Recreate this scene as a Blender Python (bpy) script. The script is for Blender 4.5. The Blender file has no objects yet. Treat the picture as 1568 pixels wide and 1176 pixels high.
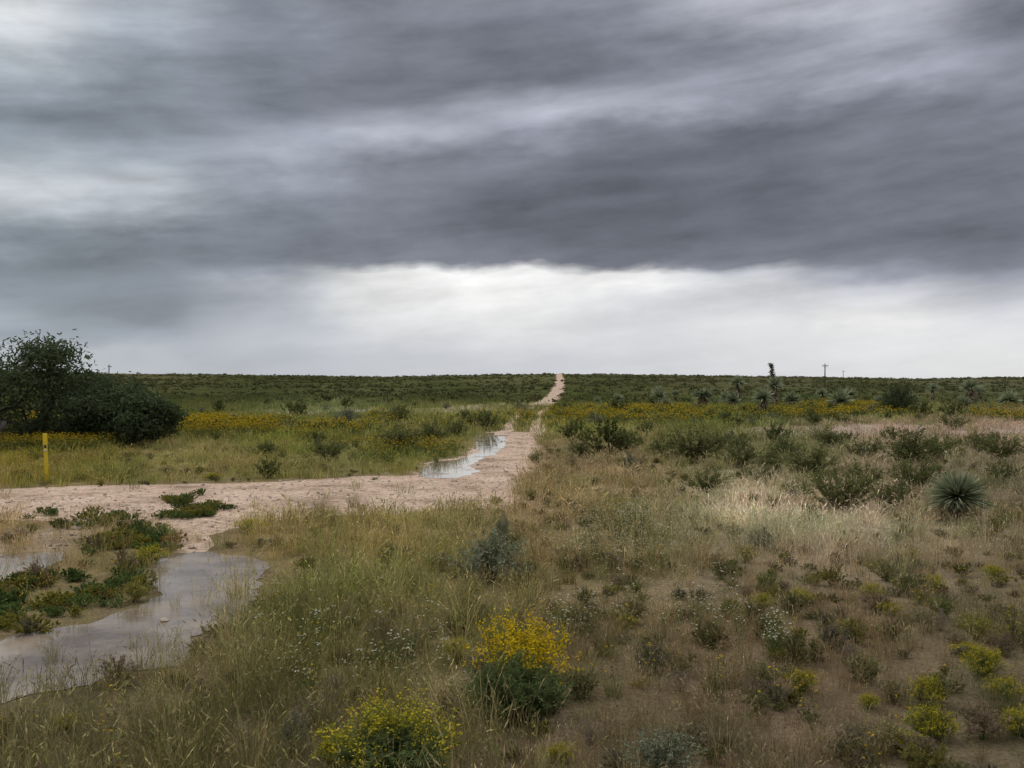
import bpy, math, numpy as np
from mathutils import Vector, noise as mnoise
rng=np.random.default_rng(7)
S=bpy.context.scene
CAMH=2.5; F=1524.0
def lin(c):
    c=np.asarray(c,float)/255.0
    return np.where(c<=0.04045,c/12.92,((c+0.055)/1.055)**2.4)
def G(px,py):
    d=CAMH*F/(py-588.0); return ((px-784.0)/F*d,d)
# ---------------------------------------------------------------- terrain
CX=[-2600,-600,0,100,400,580,750,850,1000,1200,1400,1568,2200,3600]
CY=[566,568,570,571,574.5,577,574,572.5,574,577,580,577.5,574,572]
def height(x,y):
    x=np.asarray(x,float); y=np.asarray(y,float)
    yy=np.maximum(y,30.0)
    px=784+F*x/yy
    cy=np.interp(px,CX,CY)
    zc=CAMH+(588-cy)*600/F
    t=np.clip((yy-215)/385,0,1)
    s=t**1.15
    fall=np.clip((yy-600)/2400,0,1)
    und=0.35*np.sin(x*0.021+1.3)*np.sin(yy*0.017)*np.clip((yy-260)/200,0,1)*np.clip((600-yy)/150,0,1)
    return zc*s*(1-fall)+und
def proj(x,y,z):
    y=np.maximum(y,1.0)
    return 784+F*x/y, 588-F*(z-CAMH)/y
# ---------------------------------------------------------------- polygons
def poly(pts): return np.array([G(*p) for p in pts])
def rough(P,amp,step,seed):
    out=[];n=len(P)
    for i in range(n):
        a=P[i];b=P[(i+1)%n];L=np.hypot(*(b-a));k=max(1,int(L/step))
        nrm=np.array([-(b-a)[1],(b-a)[0]])/max(L,1e-6)
        for j in range(k):
            p=a+(b-a)*j/k
            q=mnoise.noise(Vector((p[0]*0.9,p[1]*0.9,seed)))+0.6*mnoise.noise(Vector((p[0]*3.1,p[1]*3.1,seed)))+.3*mnoise.noise(Vector((p[0]*8,p[1]*8,seed)))
            out.append(p+nrm*q*amp*(1 if k>1 else .3))
    return np.array(out)
def pip(x,y,P):
    x=np.asarray(x);y=np.asarray(y);ins=np.zeros(x.shape,bool)
    n=len(P);j=n-1
    for i in range(n):
        xi,yi=P[i];xj,yj=P[j]
        if yi!=yj:
            c=((yi>y)!=(yj>y))&(x<(xj-xi)*(y-yi)/(yj-yi)+xi)
            ins^=c
        j=i
    return ins
def soft(x,y,P,r,n=10):
    a=np.zeros(np.shape(x))
    g=np.random.default_rng(3)
    for k in range(n):
        th=g.uniform(0,6.28);rr=r*math.sqrt(g.uniform(0,1))
        a+=pip(x+rr*math.cos(th),y+rr*math.sin(th),P)
    return a/n
ROAD=poly([(-500,752),(0,750),(150,743),(330,741),(480,735),(560,729),(636,728),(655,709),(700,700),(722,685),(735,668),(752,661),(832,662),(828,690),(818,718),(792,745),(786,782),(700,778),(600,788),(490,792),(390,800),(330,820),(300,852),(262,852),(255,815),(240,798),(120,800),(0,798),(-500,812)])
PUD=[poly([(-200,1010),(0,985),(60,966),(130,956),(205,931),(242,906),(205,886),(262,848),(330,846),(390,858),(415,878),(400,912),(355,950),(290,985),(255,1015),(140,1052),(0,1078),(-200,1100)]),
     poly([(-150,858),(0,852),(85,846),(104,858),(64,880),(0,893),(-150,898)]),
     poly([(640,723),(655,710),(700,703),(734,692),(724,683),(736,668),(748,663),(776,663),(772,680),(764,692),(733,705),(718,714),(736,722),(700,733),(650,733)])]
ROADR=rough(ROAD,0.28,0.3,1.7)
PUDR=[rough(PUD[0],0.26,0.10,4.),rough(PUD[1],0.14,0.12,6.),rough(PUD[2],0.25,0.3,9.)]
WEED=[poly(p) for p in [[(-100,900),(60,885),(150,890),(240,900),(190,918),(120,930),(60,945),(-100,985)],
 [(150,825),(190,805),(262,835),(255,858),(205,872),(160,850)],[(265,785),(285,775),(328,783),(320,795),(270,796)],
 [(250,765),(300,758),(305,772),(260,775)],[(60,790),(150,780),(230,795),(200,812),(90,812)]]]
GRAVEL=[poly(p) for p in [[(0,815),(160,805),(150,835),(40,850),(-60,850)],[(390,628),(520,622),(640,627),(800,612),(830,618),(760,632),(600,632),(420,637)],
 [(1140,655),(1300,650),(1620,652),(1620,672),(1420,668),(1150,672)],[(700,1095),(870,1090),(860,1150),(720,1150)]]]
PINK=poly([(1020,775),(1200,762),(1400,770),(1440,800),(1420,850),(1250,862),(1120,835),(1030,810)])
# far track
TK_d=np.array([49,56,68,85,110,150,220,320,450,520,592,640]);TK_px=np.array([796,800,806,815,830,842,851,856,858,856,857,857])
TK_x=(TK_px-784)/F*TK_d
def trackx(d): return np.interp(d,TK_d,TK_x)
# ---------------------------------------------------------------- palette
PAL=[(100,705,118,110,64),(60,690,125,112,50),(300,705,134,124,82),(500,720,118,113,72),(450,670,124,120,64),(330,645,105,106,62),
(700,640,125,122,78),(620,700,118,114,66),(900,645,126,123,68),(900,700,126,114,88),(950,740,140,121,94),(850,780,144,124,94),
(1150,780,172,158,138),(1300,820,164,152,132),(1450,830,140,128,104),(1100,860,138,126,100),(900,860,134,123,90),(600,830,144,131,88),
(420,840,142,128,87),(700,930,130,120,80),(520,980,118,112,70),(300,1000,128,115,83),(100,1120,108,100,71),(400,1120,100,94,64),
(900,1000,120,107,80),(1100,960,120,106,80),(1300,960,118,103,78),(1500,960,107,98,73),(1200,1100,112,97,76),(1500,1130,97,90,66),
(1000,1120,110,98,75),(60,820,140,126,90),(1500,730,122,114,92),(1200,690,112,111,78),(1350,662,158,138,124),(1520,662,152,134,116),
(1100,640,112,114,66),(1350,632,116,116,66),(500,628,112,115,78),(1200,608,80,87,55),(400,600,72,78,47),(200,610,74,79,47),(900,600,76,82,49),(700,600,72,78,47),
(784,577,96,96,66),(1300,592,80,84,55),(1500,600,84,88,60),(400,580,74,77,48),(250,574,94,92,64),(1200,580,94,92,68),(1500,582,98,96,74),(1000,580,84,85,58)]
PAL=np.array(PAL,float)
def palette(x,y):
    z=height(x,y);px,py=proj(x,y,z)
    px=np.asarray(px).ravel();py=np.asarray(py).ravel()
    out=np.zeros((len(px),3));cols=lin(PAL[:,2:5])
    for s in range(0,len(px),20000):
        a=px[s:s+20000,None];b=py[s:s+20000,None]
        sy=np.where(b<640,5.0,np.where(b<720,2.5,1.3))
        w=1/(((a-PAL[:,0])**2+((b-PAL[:,1])*sy)**2)+900)**1.6
        out[s:s+20000]=(w[:,:,None]*cols).sum(1)/w.sum(1)[:,None]
    return out*np.array([1.0,.985,.95])
# ---------------------------------------------------------------- materials
def newmat(n):
    m=bpy.data.materials.new(n);m.use_nodes=True;nt=m.node_tree;nt.nodes.clear()
    o=nt.nodes.new('ShaderNodeOutputMaterial');return m,nt,o
def N(nt,t,**k):
    n=nt.nodes.new(t)
    for a,b in k.items(): setattr(n,a,b)
    return n
def plantmat(name,col=None,tip=None,trans=0.3,var=0.5,k=1.0):
    m,nt,o=newmat(name);L=nt.links
    at=N(nt,'ShaderNodeAttribute',attribute_name='bc');sep=N(nt,'ShaderNodeSeparateColor');L.new(at.outputs['Color'],sep.inputs[0])
    if col is None:
        base=N(nt,'ShaderNodeAttribute',attribute_name='tint',attribute_type='INSTANCER').outputs['Color']
    else:
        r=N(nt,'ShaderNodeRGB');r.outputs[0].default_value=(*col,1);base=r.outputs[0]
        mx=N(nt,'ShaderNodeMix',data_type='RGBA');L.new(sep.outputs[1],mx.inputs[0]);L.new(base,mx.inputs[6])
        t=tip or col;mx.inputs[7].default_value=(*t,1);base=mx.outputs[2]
    oi=N(nt,'ShaderNodeObjectInfo')
    ad=N(nt,'ShaderNodeMath',operation='MULTIPLY_ADD');L.new(sep.outputs[0],ad.inputs[0]);ad.inputs[1].default_value=var*1.4;ad.inputs[2].default_value=(1-var*0.7-0.12)*k
    ad2=N(nt,'ShaderNodeMath',operation='MULTIPLY_ADD');L.new(oi.outputs['Random'],ad2.inputs[0]);ad2.inputs[1].default_value=0.24;L.new(ad.outputs[0],ad2.inputs[2])
    mu=N(nt,'ShaderNodeMix',data_type='RGBA',blend_type='MULTIPLY');mu.inputs[0].default_value=1;L.new(base,mu.inputs[6]);L.new(ad2.outputs[0],mu.inputs[7])
    d=N(nt,'ShaderNodeBsdfDiffuse')
    L.new(mu.outputs[2],d.inputs['Color'])
    if trans>0:
        tr=N(nt,'ShaderNodeBsdfTranslucent');mix=N(nt,'ShaderNodeMixShader');mix.inputs[0].default_value=trans
        L.new(mu.outputs[2],tr.inputs[0]);L.new(d.outputs[0],mix.inputs[1]);L.new(tr.outputs[0],mix.inputs[2]);L.new(mix.outputs[0],o.inputs[0])
    else: L.new(d.outputs[0],o.inputs[0])
    return m
def solid(name,col,rough=.8,scale=8,amt=.3,bump=.0,c2=None,metal=0):
    m,nt,o=newmat(name);L=nt.links
    tc=N(nt,'ShaderNodeTexCoord');no=N(nt,'ShaderNodeTexNoise');no.inputs['Scale'].default_value=scale;no.inputs['Detail'].default_value=6
    L.new(tc.outputs['Object'],no.inputs[0])
    mx=N(nt,'ShaderNodeMix',data_type='RGBA');mx.inputs[6].default_value=(*col,1)
    c2=c2 or tuple(c*(1-amt) for c in col);mx.inputs[7].default_value=(*c2,1)
    L.new(no.outputs[0],mx.inputs[0])
    d=N(nt,'ShaderNodeBsdfPrincipled');d.inputs['Roughness'].default_value=rough;d.inputs['Metallic'].default_value=metal
    L.new(mx.outputs[2],d.inputs['Base Color'])
    if bump:
        b=N(nt,'ShaderNodeBump');b.inputs['Strength'].default_value=bump;b.inputs['Distance'].default_value=.02;L.new(no.outputs[0],b.inputs['Height']);L.new(b.outputs[0],d.inputs['Normal'])
    L.new(d.outputs[0],o.inputs[0]);return m
def groundmat():
    m,nt,o=newmat('soil_and_litter');L=nt.links
    at=N(nt,'ShaderNodeAttribute',attribute_name='gc')
    geo=N(nt,'ShaderNodeNewGeometry')
    n1=N(nt,'ShaderNodeTexNoise');n1.inputs['Scale'].default_value=1.1;n1.inputs['Detail'].default_value=7;n1.inputs['Roughness'].default_value=.7
    n2=N(nt,'ShaderNodeTexNoise');n2.inputs['Scale'].default_value=22;n2.inputs['Detail'].default_value=6;n2.inputs['Roughness'].default_value=.75
    n3=N(nt,'ShaderNodeTexNoise');n3.inputs['Scale'].default_value=.03;n3.inputs['Detail'].default_value=8;n3.inputs['Roughness'].default_value=.75
    for n in(n1,n2,n3):L.new(geo.outputs['Position'],n.inputs[0])
    def mr(n,a,b,c,d_):
        r=N(nt,'ShaderNodeMapRange');r.inputs[1].default_value=a;r.inputs[2].default_value=b;r.inputs[3].default_value=c;r.inputs[4].default_value=d_;L.new(n.outputs[0],r.inputs[0]);return r.outputs[0]
    a=N(nt,'ShaderNodeMath',operation='MULTIPLY');L.new(mr(n1,.35,.65,.68,1.3),a.inputs[0]);L.new(mr(n2,.3,.7,.45,1.5),a.inputs[1])
    b=N(nt,'ShaderNodeMath',operation='MULTIPLY');L.new(a.outputs[0],b.inputs[0]);L.new(mr(n3,.35,.65,.72,1.28),b.inputs[1])
    mu=N(nt,'ShaderNodeMix',data_type='RGBA',blend_type='MULTIPLY');mu.inputs[0].default_value=1;L.new(at.outputs['Color'],mu.inputs[6]);L.new(b.outputs[0],mu.inputs[7])
    d=N(nt,'ShaderNodeBsdfDiffuse')
    bp=N(nt,'ShaderNodeBump');bp.inputs['Strength'].default_value=.8;bp.inputs['Distance'].default_value=.04;L.new(n2.outputs[0],bp.inputs['Height']);L.new(bp.outputs[0],d.inputs['Normal'])
    L.new(mu.outputs[2],d.inputs['Color']);L.new(d.outputs[0],o.inputs[0]);return m
def roadmat():
    m,nt,o=newmat('caliche_gravel');L=nt.links
    geo=N(nt,'ShaderNodeNewGeometry')
    n1=N(nt,'ShaderNodeTexNoise');n1.inputs['Scale'].default_value=.6;n1.inputs['Detail'].default_value=9;n1.inputs['Roughness'].default_value=.72
    v=N(nt,'ShaderNodeTexVoronoi');v.inputs['Scale'].default_value=12
    v2=N(nt,'ShaderNodeTexNoise');v2.inputs['Scale'].default_value=9;v2.inputs['Detail'].default_value=6;v2.inputs['Roughness'].default_value=.8
    for n in(n1,v,v2):L.new(geo.outputs['Position'],n.inputs[0])
    cr=N(nt,'ShaderNodeValToRGB');e=cr.color_ramp.elements;e[0].position=.36;e[0].color=(.26,.176,.12,1);e[1].position=.62;e[1].color=(.57,.425,.325,1)
    x=e.new(.47);x.color=(.47,.335,.245,1);L.new(n1.outputs[0],cr.inputs[0])
    r=N(nt,'ShaderNodeMapRange');r.inputs[3].default_value=.65;r.inputs[4].default_value=1.32;r.inputs[1].default_value=.3;r.inputs[2].default_value=.7;L.new(v2.outputs[0],r.inputs[0])
    s=N(nt,'ShaderNodeSeparateColor');L.new(v.outputs['Color'],s.inputs[0])
    r2=N(nt,'ShaderNodeMapRange');r2.inputs[3].default_value=.72;r2.inputs[4].default_value=1.25;L.new(s.outputs[0],r2.inputs[0])
    a=N(nt,'ShaderNodeMath',operation='MULTIPLY');L.new(r.outputs[0],a.inputs[0]);L.new(r2.outputs[0],a.inputs[1])
    mu=N(nt,'ShaderNodeMix',data_type='RGBA',blend_type='MULTIPLY');mu.inputs[0].default_value=1;L.new(cr.outputs[0],mu.inputs[6]);L.new(a.outputs[0],mu.inputs[7])
    d=N(nt,'ShaderNodeBsdfPrincipled');d.inputs['Roughness'].default_value=.85;d.inputs['Specular IOR Level'].default_value=.25
    bp=N(nt,'ShaderNodeBump');bp.inputs['Strength'].default_value=.7;bp.inputs['Distance'].default_value=.04;L.new(v2.outputs[0],bp.inputs['Height']);L.new(bp.outputs[0],d.inputs['Normal'])
    L.new(mu.outputs[2],d.inputs['Base Color']);L.new(d.outputs[0],o.inputs[0]);return m
def watermat():
    m,nt,o=newmat('muddy_water');L=nt.links
    geo=N(nt,'ShaderNodeNewGeometry')
    n=N(nt,'ShaderNodeTexNoise');n.inputs['Scale'].default_value=6;n.inputs['Detail'].default_value=4;L.new(geo.outputs['Position'],n.inputs[0])
    n2=N(nt,'ShaderNodeTexNoise');n2.inputs['Scale'].default_value=1.1;n2.inputs['Detail'].default_value=7;n2.inputs['Roughness'].default_value=.65;L.new(geo.outputs['Position'],n2.inputs[0])
    cr=N(nt,'ShaderNodeValToRGB');e=cr.color_ramp.elements;e[0].position=.38;e[0].color=(.13,.10,.075,1);e[1].position=.62;e[1].color=(.30,.24,.185,1);L.new(n2.outputs[0],cr.inputs[0])
    rr=N(nt,'ShaderNodeMapRange');rr.inputs[1].default_value=.5;rr.inputs[2].default_value=.72;rr.inputs[3].default_value=.05;rr.inputs[4].default_value=.3;L.new(n2.outputs[0],rr.inputs[0])
    d=N(nt,'ShaderNodeBsdfPrincipled');d.inputs['IOR'].default_value=1.36;L.new(rr.outputs[0],d.inputs['Roughness'])
    bp=N(nt,'ShaderNodeBump');bp.inputs['Strength'].default_value=.12;bp.inputs['Distance'].default_value=.01;L.new(n.outputs[0],bp.inputs['Height']);L.new(bp.outputs[0],d.inputs['Normal'])
    L.new(cr.outputs[0],d.inputs['Base Color']);L.new(d.outputs[0],o.inputs[0]);return m
# ---------------------------------------------------------------- mesh builder (all quads)
def unit(a): return a/np.maximum(np.linalg.norm(a,axis=-1,keepdims=True),1e-9)
class MB:
    def __init__(s): s.v=[];s.f=[];s.m=[];s.c=[];s.n=0
    def raw(s,V,Fc,mat,c):
        s.v.append(V.reshape(-1,3));s.f.append(Fc.reshape(-1,4)+s.n);s.m.append(np.full(Fc.reshape(-1,4).shape[0],mat));s.c.append(c.reshape(-1,2));s.n+=V.reshape(-1,3).shape[0]
    def strips(s,C,W,side,mat,r,t=None):
        n,k=C.shape[:2];V=np.stack([C-side[:,None]*W[...,None],C+side[:,None]*W[...,None]],2)
        i=np.arange(n)[:,None]*(2*k)+np.arange(k-1)[None]*2
        Fc=np.stack([i,i+1,i+3,i+2],-1)
        if t is None: t=np.tile(np.linspace(0,1,k),(n,1))
        c=np.stack([np.broadcast_to(r[:,None,None],(n,k,2)),np.broadcast_to(t[:,:,None],(n,k,2))],-1)
        s.raw(V,Fc,mat,c)
    def leaves(s,P,l,w,mat,r,t,axis=None):
        n=len(P);a=unit(rng.normal(size=(n,3))) if axis is None else unit(axis);b=unit(np.cross(a,rng.normal(size=(n,3))))
        l=np.broadcast_to(l,(n,))[:,None];w=np.broadcast_to(w,(n,))[:,None]
        V=np.stack([P-a*l,P-b*w,P+a*l,P+b*w],1);Fc=np.arange(n*4).reshape(n,4)
        c=np.stack([np.repeat(np.broadcast_to(r,(n,))[:,None],4,1),np.repeat(np.broadcast_to(t,(n,))[:,None],4,1)],-1)
        s.raw(V,Fc,mat,c)
    def tube(s,P,R,mat,sides=7):
        P=np.asarray(P,float);k=len(P);V=[]
        for i in range(k):
            d=unit(P[min(i+1,k-1)]-P[max(i-1,0)]);u=unit(np.cross(d,[0.13,.97,.21]));w=np.cross(d,u)
            a=np.arange(sides)*2*math.pi/sides;V.append(P[i]+R[i]*(np.cos(a)[:,None]*u+np.sin(a)[:,None]*w))
        V=np.array(V);Fc=[[i*sides+j,i*sides+(j+1)%sides,(i+1)*sides+(j+1)%sides,(i+1)*sides+j] for i in range(k-1) for j in range(sides)]
        s.raw(V,np.array(Fc),mat,np.full((k*sides,2),.5))
    def box(s,c,h,mat):
        x,y,z=h;V=np.array([[a*x,b*y,d*z] for a in(-1,1) for b in(-1,1) for d in(-1,1)])+np.array(c)
        Fc=np.array([[0,1,3,2],[4,6,7,5],[0,4,5,1],[2,3,7,6],[0,2,6,4],[1,5,7,3]]);s.raw(V,Fc,mat,np.full((8,2),.5))
    def mesh(s,name,mats,smooth=False):
        V=np.concatenate(s.v);Fc=np.concatenate(s.f).astype(np.int32);M=np.concatenate(s.m).astype(np.int32);C=np.concatenate(s.c)
        me=bpy.data.meshes.new(name);me.vertices.add(len(V));me.vertices.foreach_set('co',V.astype(np.float32).ravel())
        me.loops.add(Fc.size);me.loops.foreach_set('vertex_index',Fc.ravel());me.polygons.add(len(Fc))
        me.polygons.foreach_set('loop_start',(np.arange(len(Fc))*4).astype(np.int32));me.polygons.foreach_set('material_index',M)
        for m in mats: me.materials.append(m)
        me.update(calc_edges=True)
        a=me.attributes.new('bc','FLOAT_COLOR','POINT');col=np.ones((len(V),4),np.float32);col[:,0:2]=C;col[:,2]=0;a.data.foreach_set('color',col.ravel())
        if smooth: me.polygons.foreach_set('use_smooth',np.ones(len(Fc),bool))
        return me
def obj(name,me,loc=(0,0,0),rz=0,sc=1,link=True):
    o=bpy.data.objects.new(name,me);o.location=loc;o.rotation_euler[2]=rz
    o.scale=(sc,sc,sc) if np.isscalar(sc) else sc
    if link:S.collection.objects.link(o)
    return o
# ---------------------------------------------------------------- plant meshes
def tuft(n,h,r,w,lean,seed=0.3,mat=0,matseed=1,k=5):
    b=MB();t=np.linspace(0,1,k)
    a=rng.uniform(0,6.283,n);rr=r*np.sqrt(rng.uniform(0,1,n));base=np.stack([rr*np.cos(a),rr*np.sin(a),np.zeros(n)],-1)
    a2=a+rng.normal(0,.9,n);dr=np.stack([np.cos(a2),np.sin(a2),np.zeros(n)],-1)
    H=h*rng.uniform(.45,1.1,n);ln=np.abs(rng.normal(lean,lean*.6,n))
    C=base[:,None]+dr[:,None]*(ln[:,None]*H[:,None]*(t**1.9)[None])[...,None]
    C[:,:,2]+=H[:,None]*(t-0.28*np.minimum(ln,1.4)[:,None]*t**3)
    W=w*.5*rng.uniform(.6,1.3,n)[:,None]*np.interp(t,[0,.25,.5,.75,1],[.8,1,.85,.55,.08])[None]
    th=rng.uniform(0,6.283,n);side=np.stack([np.cos(th),np.sin(th),np.zeros(n)],-1)
    rd=rng.uniform(0,1,n);b.strips(C,W,side,mat,rd)
    m=rng.uniform(0,1,n)<seed
    if m.any():
        P=C[m,-1];ax=unit(C[m,-1]-C[m,-2]);q=len(P)
        for j in range(3):
            b.leaves(P-ax*h*.07*j,h*.05,w*.95,matseed,rd[m],1.,axis=ax+rng.normal(0,.25,(q,3)))
    return b
def shrub(stems,H,R,per,ll,lw,leafm=0,stemm=1,twigs=4,flow=0,flm=2,fls=.02,sw=.006,low=.25,dome=0.85,flowz=.7,nf=7):
    b=MB();k=5;t=np.linspace(0,1,k);n=stems
    a=rng.uniform(0,6.283,n);e=rng.uniform(0,1,n)**.6
    tgt=np.stack([R*e*np.cos(a),R*e*np.sin(a),H*np.sqrt(np.maximum(1-(e*dome)**2,0.05))*rng.uniform(.65,1.05,n)],-1)
    base=tgt*np.array([.12,.12,0])
    def P(tt,idx):
        p=base[idx]+(tgt[idx]-base[idx])*np.stack([tt,tt,tt**.85],-1);return p
    idx=np.repeat(np.arange(n)[:,None],k,1);C=P(np.tile(t,(n,1)),idx)+rng.normal(0,.012*H,(n,k,3))
    th=rng.uniform(0,6.283,n);side=np.stack([np.cos(th),np.sin(th),np.zeros(n)],-1)
    b.strips(C,np.tile(sw*np.array([1,.8,.6,.4,.2]),(n,1)),side,stemm,rng.uniform(0,1,n))
    m=n*twigs;si=np.repeat(np.arange(n),twigs);ts=rng.uniform(low+.05,.95,m);p0=P(ts,si)
    dr=unit(unit(tgt[si]-base[si])+rng.normal(0,.55,(m,3)));ln=rng.uniform(.10,.28,m)*H
    p1=p0+dr*ln[:,None];p1[:,2]=np.maximum(p1[:,2],.02)
    C2=np.stack([p0,(p0+p1)/2+rng.normal(0,.01*H,(m,3)),p1],1)
    th=rng.uniform(0,6.283,m);b.strips(C2,np.tile(sw*np.array([.5,.35,.15]),(m,1)),np.stack([np.cos(th),np.sin(th),0*th],-1),stemm,rng.uniform(0,1,m))
    q=m*per;ti=np.repeat(np.arange(m),per);u=rng.uniform(0,1.05,q)
    LP=p0[ti]+(p1-p0)[ti]*u[:,None]+rng.normal(0,.018*H,(q,3));LP[:,2]=np.maximum(LP[:,2],.01)
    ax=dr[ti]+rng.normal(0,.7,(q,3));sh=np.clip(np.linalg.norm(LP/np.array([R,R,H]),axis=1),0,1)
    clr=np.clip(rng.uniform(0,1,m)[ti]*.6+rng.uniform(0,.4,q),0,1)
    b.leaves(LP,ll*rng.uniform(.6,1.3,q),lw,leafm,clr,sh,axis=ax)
    if flow:
        rel=np.linalg.norm(p1/np.array([R,R,H]),axis=1)
        sel=np.where((p1[:,2]>H*flowz*rng.uniform(.75,1.15,m))&(rel>.72))[0];sel=sel[rng.uniform(0,1,len(sel))<flow]
        fi=np.repeat(sel,nf);FP=p1[fi]+rng.normal(0,fls*1.5,(len(fi),3));b.leaves(FP,fls*rng.uniform(.5,1,len(fi)),fls*.7,flm,rng.uniform(0,1,len(fi)),1.,axis=rng.normal(0,1,(len(fi),3))*[1,1,.4])
    return b
def yucca(n,L,cz,w,trunk=0,stalk=0):
    b=MB();k=4
    u=rng.uniform(-.35,1,n);a=rng.uniform(0,6.283,n);cu=np.sqrt(1-u**2);dr=np.stack([cu*np.cos(a),cu*np.sin(a),u],-1)
    l=L*rng.uniform(.8,1.08,n);t=np.array([.04,.35,.7,1.])
    C=np.array([0,0,cz])+dr[:,None]*(l[:,None]*t)[...,None];C[:,:,2]-=(.10*l[:,None]*t**2)*cu[:,None]
    C[:,:,2]=np.maximum(C[:,:,2],.01)
    side=unit(np.cross(dr,rng.normal(size=(n,3))*.5+[0,0,1.]));b.strips(C,w*np.tile([.8,1,.7,.05],(n,1)),side,0,rng.uniform(0,1,n))
    m=int(n*.5);a=rng.uniform(0,6.283,m);u=rng.uniform(-.95,-.3,m);cu=np.sqrt(1-u**2);dr=np.stack([cu*np.cos(a),cu*np.sin(a),u],-1)
    z0=cz-rng.uniform(0,1,m)*trunk*.8;C=np.stack([0*z0,0*z0,z0],-1)[:,None]+dr[:,None]*(L*.75*t)[None,:,None];C[:,:,2]=np.maximum(C[:,:,2],.01)
    side=unit(np.cross(dr,[0,0,1.]));b.strips(C,w*np.tile([.8,1,.7,.1],(m,1)),side,1,rng.uniform(0,1,m))
    b.tube([[0,0,0],[.02,0,cz*.5],[0,0,cz]],[.14,.12,.10],2)
    if stalk:
        b.tube([[0,0,cz],[-.08,0,cz+stalk*.5],[-.3,0,cz+stalk]],[.05,.04,.02],2)
        q=700;tt=rng.uniform(.3,1,q);cl=rng.normal(0,.17,(16,3));ci=(tt*15).astype(int);P=np.stack([-.3*tt**2,0*tt,cz+stalk*tt],-1)+cl[ci]+rng.normal(0,.13,(q,3));b.leaves(P,.08,.055,3,rng.uniform(0,1,q),1.)
    return b
# ---------------------------------------------------------------- scatter via geometry nodes
def scatter(name,pts,rot,scl,idx,tint,meshes):
    col=bpy.data.collections.new(name+'_variants')
    for i,me in enumerate(meshes):
        col.objects.link(bpy.data.objects.new('%s_part_%02d'%(name,i),me))
    n=len(pts);me=bpy.data.meshes.new(name);me.vertices.add(n);me.vertices.foreach_set('co',np.asarray(pts,np.float32).ravel())
    for an,ar in(('rot',rot),('scl',scl)):
        a=me.attributes.new(an,'FLOAT_VECTOR','POINT');a.data.foreach_set('vector',np.asarray(ar,np.float32).ravel())
    a=me.attributes.new('idx','INT','POINT');a.data.foreach_set('value',np.asarray(idx,np.int32))
    a=me.attributes.new('tint','FLOAT_COLOR','POINT');c=np.ones((n,4),np.float32);c[:,:3]=tint;a.data.foreach_set('color',c.ravel())
    o=obj(name,me)
    ng=bpy.data.node_groups.new(name+'_gn','GeometryNodeTree')
    ng.interface.new_socket('Geometry',in_out='INPUT',socket_type='NodeSocketGeometry');ng.interface.new_socket('Geometry',in_out='OUTPUT',socket_type='NodeSocketGeometry')
    gi=ng.nodes.new('NodeGroupInput');go=ng.nodes.new('NodeGroupOutput');ip=ng.nodes.new('GeometryNodeInstanceOnPoints');ci=ng.nodes.new('GeometryNodeCollectionInfo')
    ci.inputs['Collection'].default_value=col;ci.inputs['Separate Children'].default_value=True;ci.inputs['Reset Children'].default_value=True
    def na(nm,ty):
        x=ng.nodes.new('GeometryNodeInputNamedAttribute');x.data_type=ty;x.inputs[0].default_value=nm;return x.outputs[0]
    ip.inputs['Pick Instance'].default_value=True
    L=ng.links;L.new(gi.outputs[0],ip.inputs['Points']);L.new(ci.outputs[0],ip.inputs['Instance']);L.new(na('idx','INT'),ip.inputs['Instance Index'])
    L.new(na('rot','FLOAT_VECTOR'),ip.inputs['Rotation']);L.new(na('scl','FLOAT_VECTOR'),ip.inputs['Scale']);L.new(ip.outputs[0],go.inputs[0])
    md=o.modifiers.new('scatter','NODES');md.node_group=ng
    return o
def sample(n,d0,d1,dens,margin=1.6,half=.6):
    dd=np.linspace(d0,d1,400);w=np.array([dens(q) for q in dd])*(2*half*dd+2*margin);cdf=np.cumsum(w);tot=w.sum()*(dd[1]-dd[0]);cdf/=cdf[-1]
    if n is None:n=int(tot)
    d=np.interp(rng.uniform(0,1,n),cdf,dd);x=rng.uniform(-1,1,n)*(half*d+margin);return x,d
def rots(n,tilt=.08): return np.stack([rng.normal(0,tilt,n),rng.normal(0,tilt,n),rng.uniform(0,6.283,n)],-1)
def fbm(x,y,s,o=0.):
    return np.array([mnoise.fractal(Vector((a*s,b*s,o)),1.0,2.0,4) for a,b in zip(x,y)])
def clearmask(x,y):
    m=1-soft(x,y,ROAD,.45)*.99
    for P in PUD: m=np.minimum(m,1-soft(x,y,P,.3)*1.0)
    tr=np.abs(x-trackx(y));m=np.where((y>49)&(y<110)&(np.abs(tr-.85)<.4),m*.15,m)
    m=np.where((y>=110)&(tr<1.6),m*.02,m)
    return m
KG=1.75
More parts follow.
